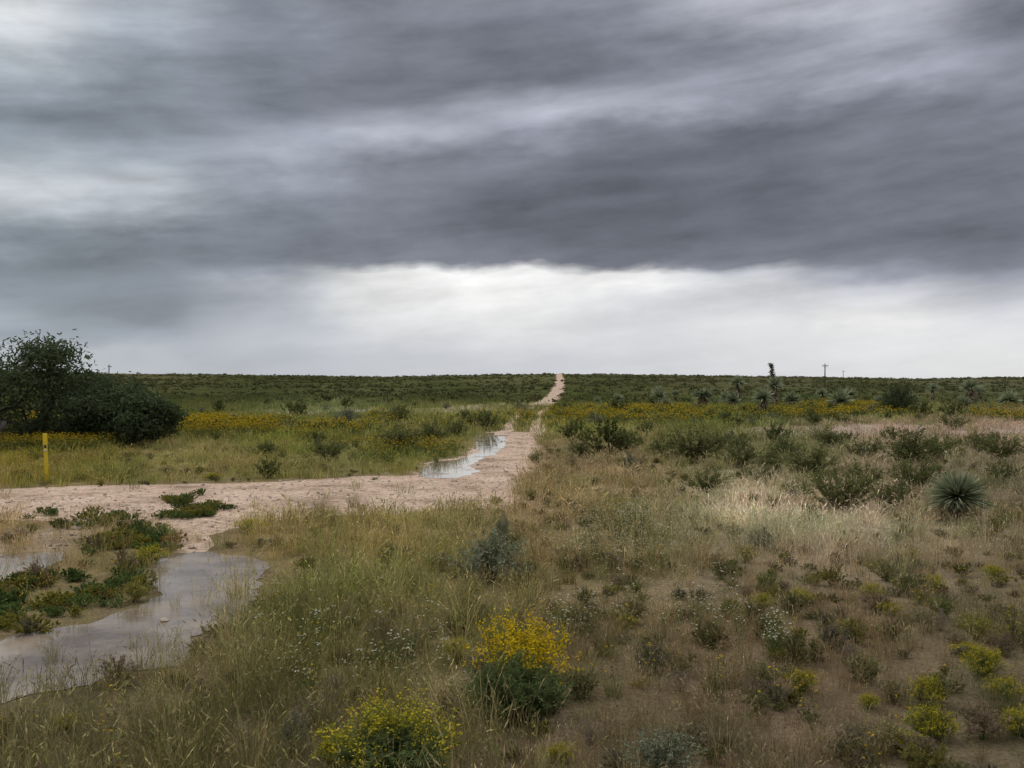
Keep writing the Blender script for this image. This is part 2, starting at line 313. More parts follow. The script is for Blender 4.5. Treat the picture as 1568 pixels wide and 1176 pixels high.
# ---------------------------------------------------------------- ground
def build_ground():
    nx,ny=381,460
    tx=np.linspace(-1,1,nx);X=3000*np.sinh(tx*8)/math.sinh(8)
    ty=np.linspace(-.55,1,ny);Y=3200*np.sinh(ty*7)/math.sinh(7)
    XX,YY=np.meshgrid(X,Y);ZZ=height(XX,YY)
    V=np.stack([XX,YY,ZZ],-1);i=(np.arange(ny-1)[:,None]*nx+np.arange(nx-1)[None]);Fc=np.stack([i,i+1,i+nx+1,i+nx],-1)
    b=MB();b.raw(V,Fc,0,np.zeros((nx*ny,2)));me=b.mesh('ground',[groundmat()],smooth=True)
    x=XX.ravel();y=YY.ravel();yc=np.maximum(y,5.5)
    c=palette(x,yc)
    soil=np.array([.235,.175,.125]);near=np.clip(1-(y-6)/60,0,1)[:,None];farm=np.clip((y-110)/90,0,1)[:,None]
    c=c*(1.15*(1-near)+1.05*near)*(1-.35*near)+soil*.32*near
    c=c*(1-.24*farm)
    rs=soft(x,y,ROAD,1.2,14)[:,None];c=c*(1-rs*.8)+np.array([.38,.275,.195])*rs*.8
    br=np.clip(.5+2.2*fbm(x,y,.09,21.),0,1)[:,None]
    for j,(P,cc,k) in enumerate(zip(GRAVEL,[(.38,.29,.21),(.42,.34,.26),(.40,.30,.25),(.34,.25,.18)],[.5,3.5,1.4,.25])):
        s=soft(x,y,P,k,12)[:,None]*.75
        if j==1: s=s*br*.85
        c=c*(1-s)+np.array(cc)*s
    for P in PUD[:2]:
        s=soft(x,y,P,.6,12)[:,None]*.7;c=c*(1-s)+np.array([.20,.15,.11])*s
    a=me.attributes.new('gc','FLOAT_COLOR','POINT');col=np.ones((len(x),4),np.float32);col[:,:3]=c;a.data.foreach_set('color',col.ravel())
    obj('ground',me)
build_ground()
def flat(name,P,z,mat):
    me=bpy.data.meshes.new(name);me.from_pydata([(p[0],p[1],z) for p in P],[],[list(range(len(P)))]);me.materials.append(mat);me.update()
    if me.polygons[0].normal.z<0: me.flip_normals()
    return obj(name,me)
RM=roadmat();WM=watermat()
flat('gravel_road',ROADR,.004,RM)
for P in PUDR: flat('puddle',P,.008,WM)
b=MB()
def ribbon(d0,d1,off,hw,step,seed):
    d=np.arange(d0,d1,step);cx=trackx(d)+off
    wl=np.array([hw*(1+.6*mnoise.noise(Vector((q*.25,seed,0)))+.35*mnoise.noise(Vector((q*.9,seed,3)))) for q in d]);wr=np.array([hw*(1+.6*mnoise.noise(Vector((q*.25,seed+9,0)))+.35*mnoise.noise(Vector((q*.9,seed,7)))) for q in d])
    xl=cx-wl;xr=cx+wr;lift=np.where(d<200,.02,.12)
    V=np.stack([np.stack([xl,d,height(xl,d)+lift],-1),np.stack([xr,d,height(xr,d)+lift],-1)],1)
    i=np.arange(len(d)-1)*2;Fc=np.stack([i,i+1,i+3,i+2],-1);b.raw(V,Fc,0,np.zeros((len(d)*2,2)))
ribbon(48,112,-.85,.38,1.,1.);ribbon(48,112,.85,.38,1.,5.);ribbon(108,604,0,1.7,2.,8.)
obj('dirt_track',b.mesh('dirt_track',[RM]))
# ---------------------------------------------------------------- grass
GM=plantmat('grass_blade',None,trans=.3,var=.65);GS=plantmat('grass_seed',None,trans=.0,var=.35,k=1.25)
near=[tuft(32,.34,.13,.0045,.45,.35,k=4).mesh('t',[GM,GS]) for _ in range(5)]+[tuft(24,.46,.10,.004,.3,.7,k=4).mesh('t',[GM,GS]) for _ in range(3)]
mid=[tuft(24,.36,.2,.010,.5,.4,k=4).mesh('t',[GM,GS]) for _ in range(4)]
far=[tuft(20,.42,.42,.028,.5,.3,k=3).mesh('t',[GM,GS]) for _ in range(4)]
dens=lambda d:(40 if d<9 else 40*(9/d)**1.35 )
x,d=sample(None,4.5,210,dens)
fb=fbm(x,d,.55);fb2=fbm(x,d,.16,5.)
px,py=proj(x,d,height(x,d))
right=(px>780)&(py>880)
keep=clearmask(x,d)*np.clip(np.where(right,.95,.75)+.9*fb,np.where(right,.35,.15),1)
isl=fbm(x,d,1.1,31.);edge=soft(x,d,PUD[0],.55,14)
keep=np.where(pip(x,d,PUD[0]),np.maximum(keep,np.clip((isl-.12)*2.5,0,.6)*(1.25-edge)*2.2+.012),keep)
for P,k in zip(GRAVEL,(.3,.3,.25,.15)): keep=np.where(pip(x,d,P),keep*k,keep)
for P in WEED: keep=np.where(pip(x,d,P),keep*.15,keep)
m=rng.uniform(0,1,len(x))<keep
x,d,fb,fb2,px,py=[q[m] for q in(x,d,fb,fb2,px,py)]
n=len(x)
tint=palette(x,d)*KG*rng.uniform(.74,1.2,n)[:,None]
gsh=np.clip(fb2*1.6+rng.normal(0,.35,n),-.5,1)*np.where(px>820,.6,.8)
tint=tint*(1+gsh[:,None]*np.array([-.15,.02,-.10]))
brn=((px>780)&(py>850)&(rng.uniform(0,1,n)<.38))[:,None];tint=np.where(brn,tint*np.array([.90,.78,.72]),tint)
straw=(rng.uniform(0,1,n)<.2)[:,None];tint=np.where(straw,tint*1.35,tint)
grn=(rng.uniform(0,1,n)<.2)[:,None];tint=np.where(grn,tint*np.array([.64,.78,.55]),tint)
pk=soft(x,d,PINK,1.2,8)[:,None];tint=tint*(1+pk*np.array([.20,.18,.26]))
idx=np.where(d<17,rng.integers(0,8,n),np.where(d<42,8+rng.integers(0,4,n),12+rng.integers(0,4,n)))
sc=rng.uniform(.5,1.2,n)*np.clip(1+.5*fb,.6,1.4)
sc=np.where((px>820)&(py>880),sc*.64,sc)
sc=np.where((px>330)&(px<760)&(py>830)&(py<1100),sc*1.12,sc)
sc=np.where((soft(x,d,PUD[0],.9,14)>0),sc*.72,sc)
sc=sc*np.where(d>90,1.25,1.)
scatter('dry_grass',np.stack([x,d,height(x,d)],-1),rots(n),np.stack([sc,sc,sc*rng.uniform(.8,1.2,n)],-1),idx,tint,near+mid+far)
gb=[tuft(130,.75,.2,.006,.5,.15).mesh('t',[GM,GS]) for _ in range(3)]
L=[]
for (a,bb,s,g) in [(470,985,1.,0),(440,965,.9,0),(520,975,.95,1),(560,1000,.8,1),(500,1015,.7,1),(460,1000,.8,0),(600,960,.7,1),(660,900,.6,1),(840,900,.6,1),(620,1010,.7,2),(700,970,.7,1),(515,800,.8,1),(545,795,.7,1),(495,795,.6,1),(300,1125,.6,1),(330,1150,.6,1),(650,980,.8,1),(900,1060,.5,0),(1010,890,.6,0),(1180,845,.5,2),(200,1150,.5,1),(560,900,.6,1)]:
    for _ in range(2):
        X,D=G(a+rng.normal(0,24),bb+rng.normal(0,10));L.append((X,D,s*rng.uniform(.55,1.),g))
L=np.array(L);n=len(L);tc=np.array([[.165,.17,.06],[.23,.195,.09],[.14,.16,.085]])
scatter('green_bunch_grass',np.stack([L[:,0],L[:,1],0*L[:,0]],-1),rots(n),np.repeat(L[:,2:3],3,1),rng.integers(0,3,n),tc[L[:,3].astype(int)],gb)
# ---------------------------------------------------------------- weeds & flowers masses
STEM=plantmat('brown_stem',(.13,.10,.07),trans=0,var=.4)
GST=plantmat('green_stem',(.13,.15,.05),trans=0,var=.4)
YEL=plantmat('yellow_petal',(.70,.50,.02),trans=.25,var=.35)
YELM=plantmat('yellow_daisy_head',(.60,.44,.035),trans=.2,var=.5)
YEL2=plantmat('mustard_flower',(.50,.41,.03),trans=.25,var=.4)
WHT=plantmat('white_petal',(.75,.74,.62),trans=.25,var=.2)
LT=plantmat('leaf_tinted',None,trans=.3,var=.6)
weed=[shrub(26,.15,.22,7,.022,.007,twigs=4,sw=.003).mesh('w',[LT,GST]) for _ in range(4)]
weedbig=[shrub(40,.32,.26,8,.02,.0055,twigs=5,sw=.003,low=.15).mesh('w',[LT,GST]) for _ in range(3)]
xs=[];
for P,k in zip(WEED,(30,36,60,30,9)):
    lo=P.min(0);hi=P.max(0);ar=(hi-lo).prod();q=int(ar*k);a=rng.uniform(lo[0],hi[0],q);c=rng.uniform(lo[1],hi[1],q);j=pip(a+rng.normal(0,.22,q),c+rng.normal(0,.3,q),P)&(fbm(a,c,.8,14.)>-.3);xs.append(np.stack([a[j],c[j],np.zeros(j.sum())],-1))
A=np.concatenate(xs);keep=np.ones(len(A),bool)
for P in PUD: keep&=~pip(A[:,0],A[:,1],P)
A=A[keep]
tA=np.tile([.125,.175,.055],(len(A),1))*rng.uniform(.65,1.3,(len(A),1));wn=fbm(A[:,0],A[:,1],.9,3.);yg=(rng.uniform(0,1,len(A))<.22+1.2*wn);tA[yg]=[.25,.23,.05];rd=rng.uniform(0,1,len(A))<.05;tA[rd]=[.27,.18,.08]
x,d=sample(None,5.5,40,lambda d:5.*min(1,(10/d)**1.1));px,py=proj(x,d,0);kp=rng.uniform(0,1,len(x))<clearmask(x,d)*np.where((px>780),1.,.5);x,d=x[kp],d[kp];nw=len(x)
ch=rng.integers(0,6,nw);tt=np.array([[.18,.185,.065],[.25,.225,.065],[.24,.205,.095],[.20,.175,.12],[.24,.18,.12],[.18,.17,.075]])[ch]*rng.uniform(.7,1.25,(nw,1))
pts=np.concatenate([A,np.stack([x,d,0*x],-1)]);n=len(pts)
idx=np.concatenate([rng.integers(0,4,len(A)),rng.integers(0,7,nw)]);sc=rng.uniform(.5,1.25,n);sc[len(A):]*=.68
scatter('low_weeds',pts,rots(n),np.repeat(sc[:,None],3,1),idx,np.concatenate([tA,tt]),weed+weedbig)
def daisy(nh,H,r,hs,mat=0):
    b=MB();a=rng.uniform(0,6.283,nh);rr=r*np.sqrt(rng.uniform(0,1,nh));h=H*rng.uniform(.4,1.05,nh)
    top=np.stack([rr*np.cos(a),rr*np.sin(a),h],-1);base=top*[.25,.25,0]
    C=np.stack([base,(base+top)/2+rng.normal(0,.02,(nh,3)),top],1);side=np.tile([1.,0,0],(nh,1));b.strips(C,np.full((nh,3),max(.0012,hs*.08)),side,1,rng.uniform(0,1,nh))
    for j in range(4):
        ang=rng.uniform(0,6.283,nh);ax=np.stack([np.cos(ang),np.sin(ang),rng.uniform(-.2,.5,nh)],-1);b.leaves(top,hs,hs*.4,mat,rng.uniform(0,1,nh),1.,axis=ax)
    q=nh*9;i=np.repeat(np.arange(nh),9);u=rng.uniform(0,.85,q)[:,None];b.leaves(base[i]*(1-u)+top[i]*u+rng.normal(0,.03,(q,3)),hs*1.5,hs*.3,1,rng.uniform(0,1,q),.5)
    return b
dn=[daisy(5,.40,.10,.013).mesh('d',[YEL,GST]) for _ in range(4)];dm=[daisy(14,.6,.35,.032).mesh('d',[YELM,GST]) for _ in range(3)];df=[daisy(13,.75,.6,.062).mesh('d',[YELM,GST]) for _ in range(3)]
x,d=sample(520,5.8,22,lambda d:1.);k=rng.uniform(0,1,len(x))<clearmask(x,d);P0=np.stack([x[k],d[k]],-1);i0=rng.integers(0,4,len(P0))
YP=[([(225,645),(300,650),(460,655),(480,680),(300,692),(235,690)],760),([(-60,680),(220,684),(235,704),(-60,706)],540),([(860,628),(1060,626),(1090,652),(860,655)],430),([(1190,622),(1360,620),(1370,643),(1200,648)],560),([(1470,628),(1620,626),(1620,645),(1480,647)],220),([(560,690),(700,688),(690,704),(560,712)],80),([(380,655),(560,665),(560,690),(400,690)],150),([(560,635),(860,640),(860,656),(600,662)],110),([(-60,645),(120,645),(120,678),(-60,678)],240),([(1060,628),(1200,626),(1200,640),(1080,642)],80)]
Q=[P0];I=[i0]
for pp,k in YP:
    P=poly(pp);lo=P.min(0);hi=P.max(0);a=rng.uniform(lo[0],hi[0],k*7);c=rng.uniform(lo[1],hi[1],k*7);nz=fbm(a,c,.13,9.);j=np.where(pip(a+rng.normal(0,1.2,k*7),c+rng.normal(0,2.5,k*7),P)&(nz>.05+rng.normal(0,.13,k*7)))[0][:k];Q.append(np.stack([a[j],c[j]],-1));I.append(np.where(c[j]<50,4,7)+rng.integers(0,3,len(j)))
Q=np.concatenate(Q);I=np.concatenate(I);kk=rng.uniform(0,1,len(Q))<clearmask(Q[:,0],Q[:,1]);Q=Q[kk];I=I[kk];n=len(Q);sc=rng.uniform(.55,1.1,n)
scatter('yellow_wildflowers',np.stack([Q[:,0],Q[:,1],0*Q[:,0]],-1),rots(n),np.repeat(sc[:,None],3,1),I,np.ones((n,3)),dn+dm+df)
dw=[daisy(7,.42,.12,.012,0).mesh('d',[WHT,GST]) for _ in range(3)]
a=np.concatenate([rng.normal(940,40,70),rng.normal(975,12,50),rng.uniform(820,1150,80),rng.uniform(1180,1200,14),rng.uniform(400,700,50)]);c=np.concatenate([rng.normal(835,22,70),rng.normal(808,7,50),rng.uniform(800,1000,80),rng.uniform(1005,1012,14),rng.uniform(920,1080,50)])
W=np.array([G(*q) for q in zip(a,c)]);n=len(W)
scatter('white_wildflowers',np.stack([W[:,0],W[:,1],0*W[:,0]],-1),rots(n),np.repeat(rng.uniform(.6,1.15,n)[:,None],3,1),rng.integers(0,3,n),np.ones((n,3)),dw)
# ---------------------------------------------------------------- stones on road
def stone():
    import bmesh
    bm=bmesh.new();bmesh.ops.create_icosphere(bm,subdivisions=1,radius=1)
    for v in bm.verts: v.co*=float(rng.uniform(.7,1.2));v.co.z*=.6
    me=bpy.data.meshes.new('s');bm.to_mesh(me);bm.free();me.materials.append(SM);return me
SM=solid('pale_stone',(.50,.41,.33),.9,3,.5,0)
st=[stone() for _ in range(4)]
x,d=sample(16000,10,50,lambda d:(12/d)**.8);m1=soft(x,d,ROAD,.9)
for P in GRAVEL: m1=np.maximum(m1,pip(x,d,P)*.8)
for P in PUD: m1*=~pip(x,d,P)
k=rng.uniform(0,1,len(x))<m1*.9+.01;x,d=x[k],d[k];n=len(x);sc=rng.gamma(2.,.008,n)+.006
scatter('gravel',np.stack([x,d,.004+sc*.2],-1),rots(n,.3),np.repeat(sc[:,None],3,1),rng.integers(0,4,n),np.ones((n,3)),st)
# ---------------------------------------------------------------- shrubs
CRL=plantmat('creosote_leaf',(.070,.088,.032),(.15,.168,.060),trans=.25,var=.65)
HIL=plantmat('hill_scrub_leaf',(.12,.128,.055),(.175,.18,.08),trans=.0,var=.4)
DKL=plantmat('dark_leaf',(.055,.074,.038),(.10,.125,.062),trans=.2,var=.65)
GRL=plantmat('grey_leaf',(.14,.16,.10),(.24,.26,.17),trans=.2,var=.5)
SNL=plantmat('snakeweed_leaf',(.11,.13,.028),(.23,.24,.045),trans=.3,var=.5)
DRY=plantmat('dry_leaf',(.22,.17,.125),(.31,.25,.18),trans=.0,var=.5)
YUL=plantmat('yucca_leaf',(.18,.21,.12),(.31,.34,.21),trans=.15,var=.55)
TRK=solid('bark',(.085,.068,.052),.9,12,.5,.5)
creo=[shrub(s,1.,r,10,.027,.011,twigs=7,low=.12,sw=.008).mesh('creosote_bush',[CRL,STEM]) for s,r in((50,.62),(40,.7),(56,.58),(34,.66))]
def plc(name,me,px,py,w,h,W0,H0):
    X,D=G(px,py);sx=w/F*D/W0;sz=h/F*D/H0;obj(name,me,(X,D,0),rng.uniform(0,6.28),(sx,sx*rng.uniform(.8,1.2),sz))
for i,(a,c,w,h) in enumerate([(1060,708,118,60),(1132,716,70,42),(1180,724,66,40),(1240,732,114,60),(1285,784,122,82),(1372,784,86,58),(1395,714,124,62),(1325,704,70,40),(1402,754,98,64),(1080,754,74,40),(1245,812,46,38),(500,708,76,46),(612,694,90,46),(405,700,64,28),(610,648,70,30),(1458,658,64,28),(1535,704,80,44),(1105,692,64,34),(1200,702,62,36),(1330,742,70,40),(1440,702,66,40),(890,700,50,30),(960,692,52,32),(1165,742,60,36),(1500,692,60,36),(720,655,44,24),(822,712,24,20),(305,1110,70,50),(1480,764,66,34),(1010,702,60,36),(700,668,50,26),(450,660,50,22),(1270,690,70,38),(1540,745,70,44),(660,680,60,34),(1220,765,60,36)]):
    plc('creosote_bush',creo[i%4],a,c,w,h,1.3,1.05)
cm=[shrub(22,1.,.7,7,.06,.028,twigs=5,sw=.012).mesh('c',[CRL,STEM]) for _ in range(3)]+[shrub(20,.8,.6,7,.055,.022,twigs=5,sw=.012).mesh('c',[GRL,STEM]) for _ in range(2)]
cf=[shrub(9,.7,1.3,4,.18,.10,twigs=4,sw=.02).mesh('c',[HIL,STEM]) for _ in range(3)]+[shrub(10,.8,.9,4,.14,.08,twigs=4,sw=.02).mesh('c',[CRL,STEM])]
x,d=sample(2200,24,130,lambda d:1.,half=.62);px,py=proj(x,d,0);fb=fbm(x,d,.07,2.)
w=np.where(px>870,.55,.2)*np.clip(1+1.8*fb,.05,1)*clearmask(x,d)
for P in GRAVEL: w=np.where(pip(x,d,P),.03,w)
w=np.where((d<32)&(px<1000),w*.3,w)
k=rng.uniform(0,1,len(x))<w;x1,d1=x[k],d[k];i1=rng.choice([0,1,2,3,4],len(x1),p=[.25,.25,.24,.13,.13]);s1=rng.gamma(3.2,.19,len(x1)).clip(.2,1.5)
x,d=sample(20000,120,640,lambda d:(300/d)**.3,half=.7);fb=fbm(x,d,.02,2.);kf=rng.uniform(0,1,len(x))<clearmask(x,d)*np.clip(.6+1.3*fb,.15,1);x2,d2=x[kf],d[kf];i2=5+rng.choice([0,1,2,3],len(x2),p=[.32,.32,.31,.05]);s2=rng.gamma(3.5,.2,len(x2)).clip(.25,1.5)
X=np.concatenate([x1,x2]);D=np.concatenate([d1,d2]);n=len(X);sc=np.concatenate([s1,s2]);sz=sc*np.concatenate([np.ones(len(x1)),rng.uniform(.6,1.1,len(x2))])
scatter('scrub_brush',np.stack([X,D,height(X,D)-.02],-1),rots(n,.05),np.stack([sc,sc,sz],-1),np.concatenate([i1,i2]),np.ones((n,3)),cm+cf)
# snakeweed
sn=[shrub(95,.5,.42,9,.018,.0034,twigs=7,flow=.8,fls=.011,sw=.003,low=.1,flowz=.45).mesh('snakeweed_bush',[SNL,GST,YEL2]) for _ in range(3)]
snY=shrub(90,.72,.48,7,.018,.0032,twigs=7,flow=1.,fls=.015,sw=.003,low=.3,flowz=.5,nf=9).mesh('rabbitbrush',[SNL,GST,YEL])
snG=shrub(150,.52,.40,16,.022,.0045,twigs=8,sw=.003,low=.02).mesh('green_shrub',[plantmat('deep_green_leaf',(.065,.095,.035),(.13,.165,.062),trans=.25),STEM])
plc('rabbitbrush',snY,795,1076,166,132,.96,.76)
plc('green_shrub',snG,790,1108,168,110,.8,.56)
plc('green_shrub',snG,602,1196,215,98,.8,.56)
for i,(a,c,w,h) in enumerate([(600,1190,215,122),(1228,1060,60,38),(1420,1082,66,50),(1425,1132,80,54),(1560,1127,76,44),(855,1168,54,32),(1168,934,46,28),(1335,920,40,30),(1505,1037,76,50),(1430,904,42,26),(1195,1012,36,20),(1360,942,40,22),(1520,882,46,18),(1395,858,38,18),(520,1185,90,66),(1225,927,50,28),(1385,1152,60,34),(1480,1002,46,20),(230,862,64,28),(385,814,62,22),(325,735,30,12),(960,962,36,22),(1560,985,60,30),(700,1010,60,34),(1540,1070,70,36),(1330,1085,40,24),(100,1120,60,30)]):
    plc('snakeweed_bush',sn[i%3],a,c,w,h,.84,.54)
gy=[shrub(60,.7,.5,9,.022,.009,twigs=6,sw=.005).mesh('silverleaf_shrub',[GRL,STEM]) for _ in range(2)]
plc('silverleaf_shrub',gy[0],752,892,140,80,1.0,.74);plc('silverleaf_shrub',gy[1],768,850,34,66,1.0,.74);plc('silverleaf_shrub',gy[0],1170,840,66,34,1.0,.74);plc('silverleaf_shrub',gy[1],530,652,46,30,1.0,.74);plc('silverleaf_shrub',gy[1],1020,1190,140,76,1.0,.74);plc('silverleaf_shrub',gy[0],450,1150,56,60,1.0,.74)
dr=[shrub(70,.6,.45,5,.014,.003,twigs=8,sw=.003,low=.1).mesh('dead_brush',[DRY,plantmat('dead_twig',(.21,.17,.14),trans=0,var=.5)]) for _ in range(2)]
for i,(a,c,w,h) in enumerate([(515,1085,46,66),(640,1190,110,56),(905,1140,60,44),(1440,965,50,34),(1150,1060,60,30),(1040,1060,60,40),(480,1110,90,50),(1300,1010,50,30),(240,1140,60,40)]): plc('dead_brush',dr[i%2],a,c,w,h,.9,.62)
# ---------------------------------------------------------------- yuccas
YSK=plantmat('yucca_skirt',(.30,.24,.16),trans=0,var=.4);SEED=plantmat('yucca_seed_pods',(.10,.085,.065),trans=0,var=.5)
ym=[YUL,YSK,TRK,SEED]
plc('yucca_plant',yucca(700,.52,.42,.013,trunk=.3).mesh('yucca_plant',ym),1466,798,104,82,1.0,.92)
yd=[yucca(150,.6,.9,.04,trunk=.6).mesh('soaptree_yucca',ym),yucca(150,.65,1.3,.04,trunk=1.).mesh('soaptree_yucca',ym),yucca(200,.7,.5,.04,trunk=.3).mesh('soaptree_yucca',ym)]
for i,(a,c,w,h,v) in enumerate([(945,628,26,28,0),(1008,622,36,32,2),(1019,628,24,20,2),(1076,626,38,34,0),(1110,620,26,24,2),(1130,616,30,44,1),(1122,624,30,26,2),(1287,630,48,38,2),(1168,634,44,42,0),(1186,626,34,54,1),(1428,618,26,34,1),(1486,622,40,44,1),(1474,628,30,24,2),(1345,624,24,20,2),(1258,618,22,26,0),(1212,624,36,26,2),(1545,626,40,30,2),(1034,615,18,20,0),(915,620,16,14,2),(1398,630,34,28,2),(1500,616,22,30,0),(1300,622,26,30,0)]):
    plc('soaptree_yucca',yd[v],a,c,w,h,(1.2,1.3,1.4)[v],(1.5,1.95,1.15)[v])
X,D=G(1184,619);obj('soaptree_yucca',yucca(260,.8,2.4,.045,trunk=1.6,stalk=2.5).mesh('soaptree_yucca',ym),(X,D,0),0,(1,1,1))
# ---------------------------------------------------------------- mesquite
def tree(H,R,seed,nl,lean=(0,0),leafn=60,trunks=4,ls=.05):
    g=np.random.default_rng(seed);b=MB();tips=[]
    def br(p,d,l,r,dep):
        k=4;pts=[p]
        for i in range(k):
            d=unit(d+g.normal(0,.17,3)+np.array([0,0,-.03*dep+.04]));p=p+d*l/k;pts.append(p)
        b.tube(pts,np.linspace(r,r*.62,k+1),1,6 if dep<2 else 4)
        if dep>=1: tips.extend(pts[2:])
        if dep<nl:
            for q in range(g.integers(2,4) if dep else 4):
                nd=unit(d+g.normal(0,.55,3)*[1.25,1.25,.7]);br(pts[-1] if q<2 else pts[-2],nd,l*g.uniform(.62,.82),r*.6,dep+1)
    for q in range(trunks):
        a=q*6.283/trunks+g.uniform(-.5,.5);br(np.array([.15*math.cos(a),.15*math.sin(a),-.05]),unit(np.array([math.cos(a)*.8*R/H+lean[0],math.sin(a)*.8*R/H+lean[1],1.])),H*.36,H*.026,0)
    T=np.array(tips);n=len(T)*leafn;i=np.repeat(np.arange(len(T)),leafn);cl=g.uniform(0,1,len(T))
    sp=.07*H;P=T[i]+g.normal(0,1,(n,3))*[sp,sp,sp*.6];P[:,2]=np.maximum(P[:,2],.05)
    ax=g.normal(0,1,(n,3))+[0,0,-.6]
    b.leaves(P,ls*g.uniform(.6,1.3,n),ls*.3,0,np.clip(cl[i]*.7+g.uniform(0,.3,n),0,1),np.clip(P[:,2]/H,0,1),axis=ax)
    Z=np.concatenate(b.v);zt=np.percentile(Z[:,2],98.6);rx=np.percentile(np.abs(Z[:,0]),97.5);s=np.array([R/rx,R/rx,H/zt]);b.v=[v*s for v in b.v];return b
t1=tree(4.0,4.9,11,4,leafn=19,ls=.085).mesh('mesquite_tree',[DKL,TRK]);X,D=G(-20,681);obj('mesquite_tree',t1,(X,D,0),.4)
t2=tree(2.25,2.0,8,3,leafn=46,ls=.075,trunks=5).mesh('mesquite_tree',[DKL,TRK]);X,D=G(192,683);obj('mesquite_tree',t2,(X,D,0),.9)
t3=shrub(110,2.2,2.3,13,.075,.024,twigs=9,sw=.018,low=.1).mesh('mesquite_bush',[DKL,STEM])
plc('mesquite_bush',t3,205,684,120,56,4.6,2.3);plc('mesquite_bush',t3,1375,634,62,46,4.6,2.3);plc('mesquite_bush',t3,60,682,110,46,4.6,2.3)
# ---------------------------------------------------------------- marker post
YP_=solid('yellow_plastic',(.75,.55,.02),.45,5,.12);LB=solid('label_dark',(.05,.05,.05),.5,20,.4);LW=solid('label_white',(.7,.68,.6),.5,20,.2)
b=MB();n=9;rows=[0,.2,.5,.8,1.0,1.12,1.165,1.175];sec=[(math.sin(a)*.05,(1-math.cos(a))*.035) for a in np.linspace(-1.2,1.2,n)]
V=[]
for z in rows:
    f=1.12 if z>=1.0 else 1.; f=.85 if z==1.175 else f
    ring=[(x*f,y*f,z) for x,y in sec]+[(x*f*.9,y*f+.006,z) for x,y in sec[::-1]];V.append(ring)
V=np.array(V);k=2*n;Fc=[[i*k+j,i*k+(j+1)%k,(i+1)*k+(j+1)%k,(i+1)*k+j] for i in range(len(rows)-1) for j in range(k)]+[[7*k+j,7*k+j+1,7*k+k-2-j,7*k+k-1-j] for j in range(n-1)]
b.raw(V,np.array(Fc),0,np.zeros((V.shape[0]*k,2)));b.box((0,-.004,.86),(.028,.003,.04),1);b.box((0,-.0045,.76),(.026,.003,.03),2)
X,D=G(72,738);o=obj('yellow_marker_post',b.mesh('yellow_marker_post',[YP_,LB,LW]),(X,D,0),0,1.06);o.rotation_euler=(.02,-.04,.2)
# ---------------------------------------------------------------- utility poles
WD=solid('weathered_wood',(.10,.085,.07),.9,6,.4,.3);IN=solid('insulator',(.2,.2,.2),.3,5,.1)
def pole(px,d,H,rz=.3):
    x=(px-784)/F*d;z=float(height(x,d));b=MB()
    b.tube([[0,0,-.3],[0,0,H*.5],[.03,0,H]],[.17,.14,.10],0,10);b.box((0,-.16,H-.5),(.8,.05,.06),0)
    for s in(-.7,-.35,.35,.7): b.tube([[s,-.16,H-.44],[s,-.16,H-.36],[s,-.16,H-.28]],[.03,.055,.03],1,8)
    b.tube([[-.6,-.16,H-.5],[-.3,-.13,H-.8],[0,-.12,H-1.1]],[.02,.02,.02],0,4);b.tube([[.6,-.16,H-.5],[.3,-.13,H-.8],[0,-.12,H-1.1]],[.02,.02,.02],0,4)
    obj('utility_pole',b.mesh('utility_pole',[WD,IN]),(x,d,z),rz)
pole(1263,225,7.);pole(167,235,6.8,1.45);pole(1291,560,4.5)
# ---------------------------------------------------------------- world
SKY_Y=[585,550,520,490,460,435,418,402,360,320,280,240,200,160,120,70,20]
SKY=[[190,184,182,188,192,198,206,212,220],[184,176,176,188,194,200,210,216,220],[144,154,176,202,209,208,210,216,214],[158,130,172,216,224,206,214,228,206],
[144,132,166,228,238,208,202,208,188],[136,130,172,238,250,234,204,186,168],[128,124,144,236,250,232,188,150,150],[125,120,119,122,116,114,120,124,128],
[142,124,122,122,100,99,102,104,108],[176,168,124,114,96,92,102,108,110],[190,180,136,118,101,94,102,108,110],[168,154,158,126,110,97,100,108,118],
[150,130,148,162,148,112,102,108,116],[146,126,116,124,162,160,136,117,114],[158,134,117,110,110,126,154,156,132],[178,144,121,114,110,116,134,158,130],[208,160,129,118,116,126,172,170,114]]
w=bpy.data.worlds.new('World');S.world=w;w.use_nodes=True;nt=w.node_tree;nt.nodes.clear();L=nt.links
def M(op,a,b=None,c=None):
    n=N(nt,'ShaderNodeMath',operation=op)
    for i,v in enumerate((a,b,c)):
        if v is None: continue
        if isinstance(v,(int,float)): n.inputs[i].default_value=v
        else: L.new(v,n.inputs[i])
    return n.outputs[0]
tc=N(nt,'ShaderNodeTexCoord');sp=N(nt,'ShaderNodeSeparateXYZ');L.new(tc.outputs['Generated'],sp.inputs[0]);x,y,z=sp.outputs
az=M('ARCTAN2',x,y);el=M('ARCSINE',z)
def noise(sx,sy,detail,rough,seed,tilt=0.0,dist=0.):
    cb=N(nt,'ShaderNodeCombineXYZ');L.new(M('MULTIPLY',az,sx),cb.inputs[0]);e2=M('SUBTRACT',el,M('MULTIPLY',az,tilt));L.new(M('MULTIPLY',e2,sy),cb.inputs[1]);cb.inputs[2].default_value=seed
    n=N(nt,'ShaderNodeTexNoise');n.inputs['Scale'].default_value=1;n.inputs['Detail'].default_value=detail;n.inputs['Roughness'].default_value=rough;n.inputs['Distortion'].default_value=dist;L.new(cb.outputs[0],n.inputs[0]);return n
n1=noise(11,22,2,.5,1.3,.04);n2=noise(10,26,3,.55,7.7,.04);n3=noise(10,30,6,.56,3.1,.06,.35);n4=noise(24,74,4,.6,5.5,.04);n5=noise(3.0,30,4,.5,12.5,.11)
azw=M('ADD',az,M('MULTIPLY',M('SUBTRACT',n1.outputs[0],.5),.09))
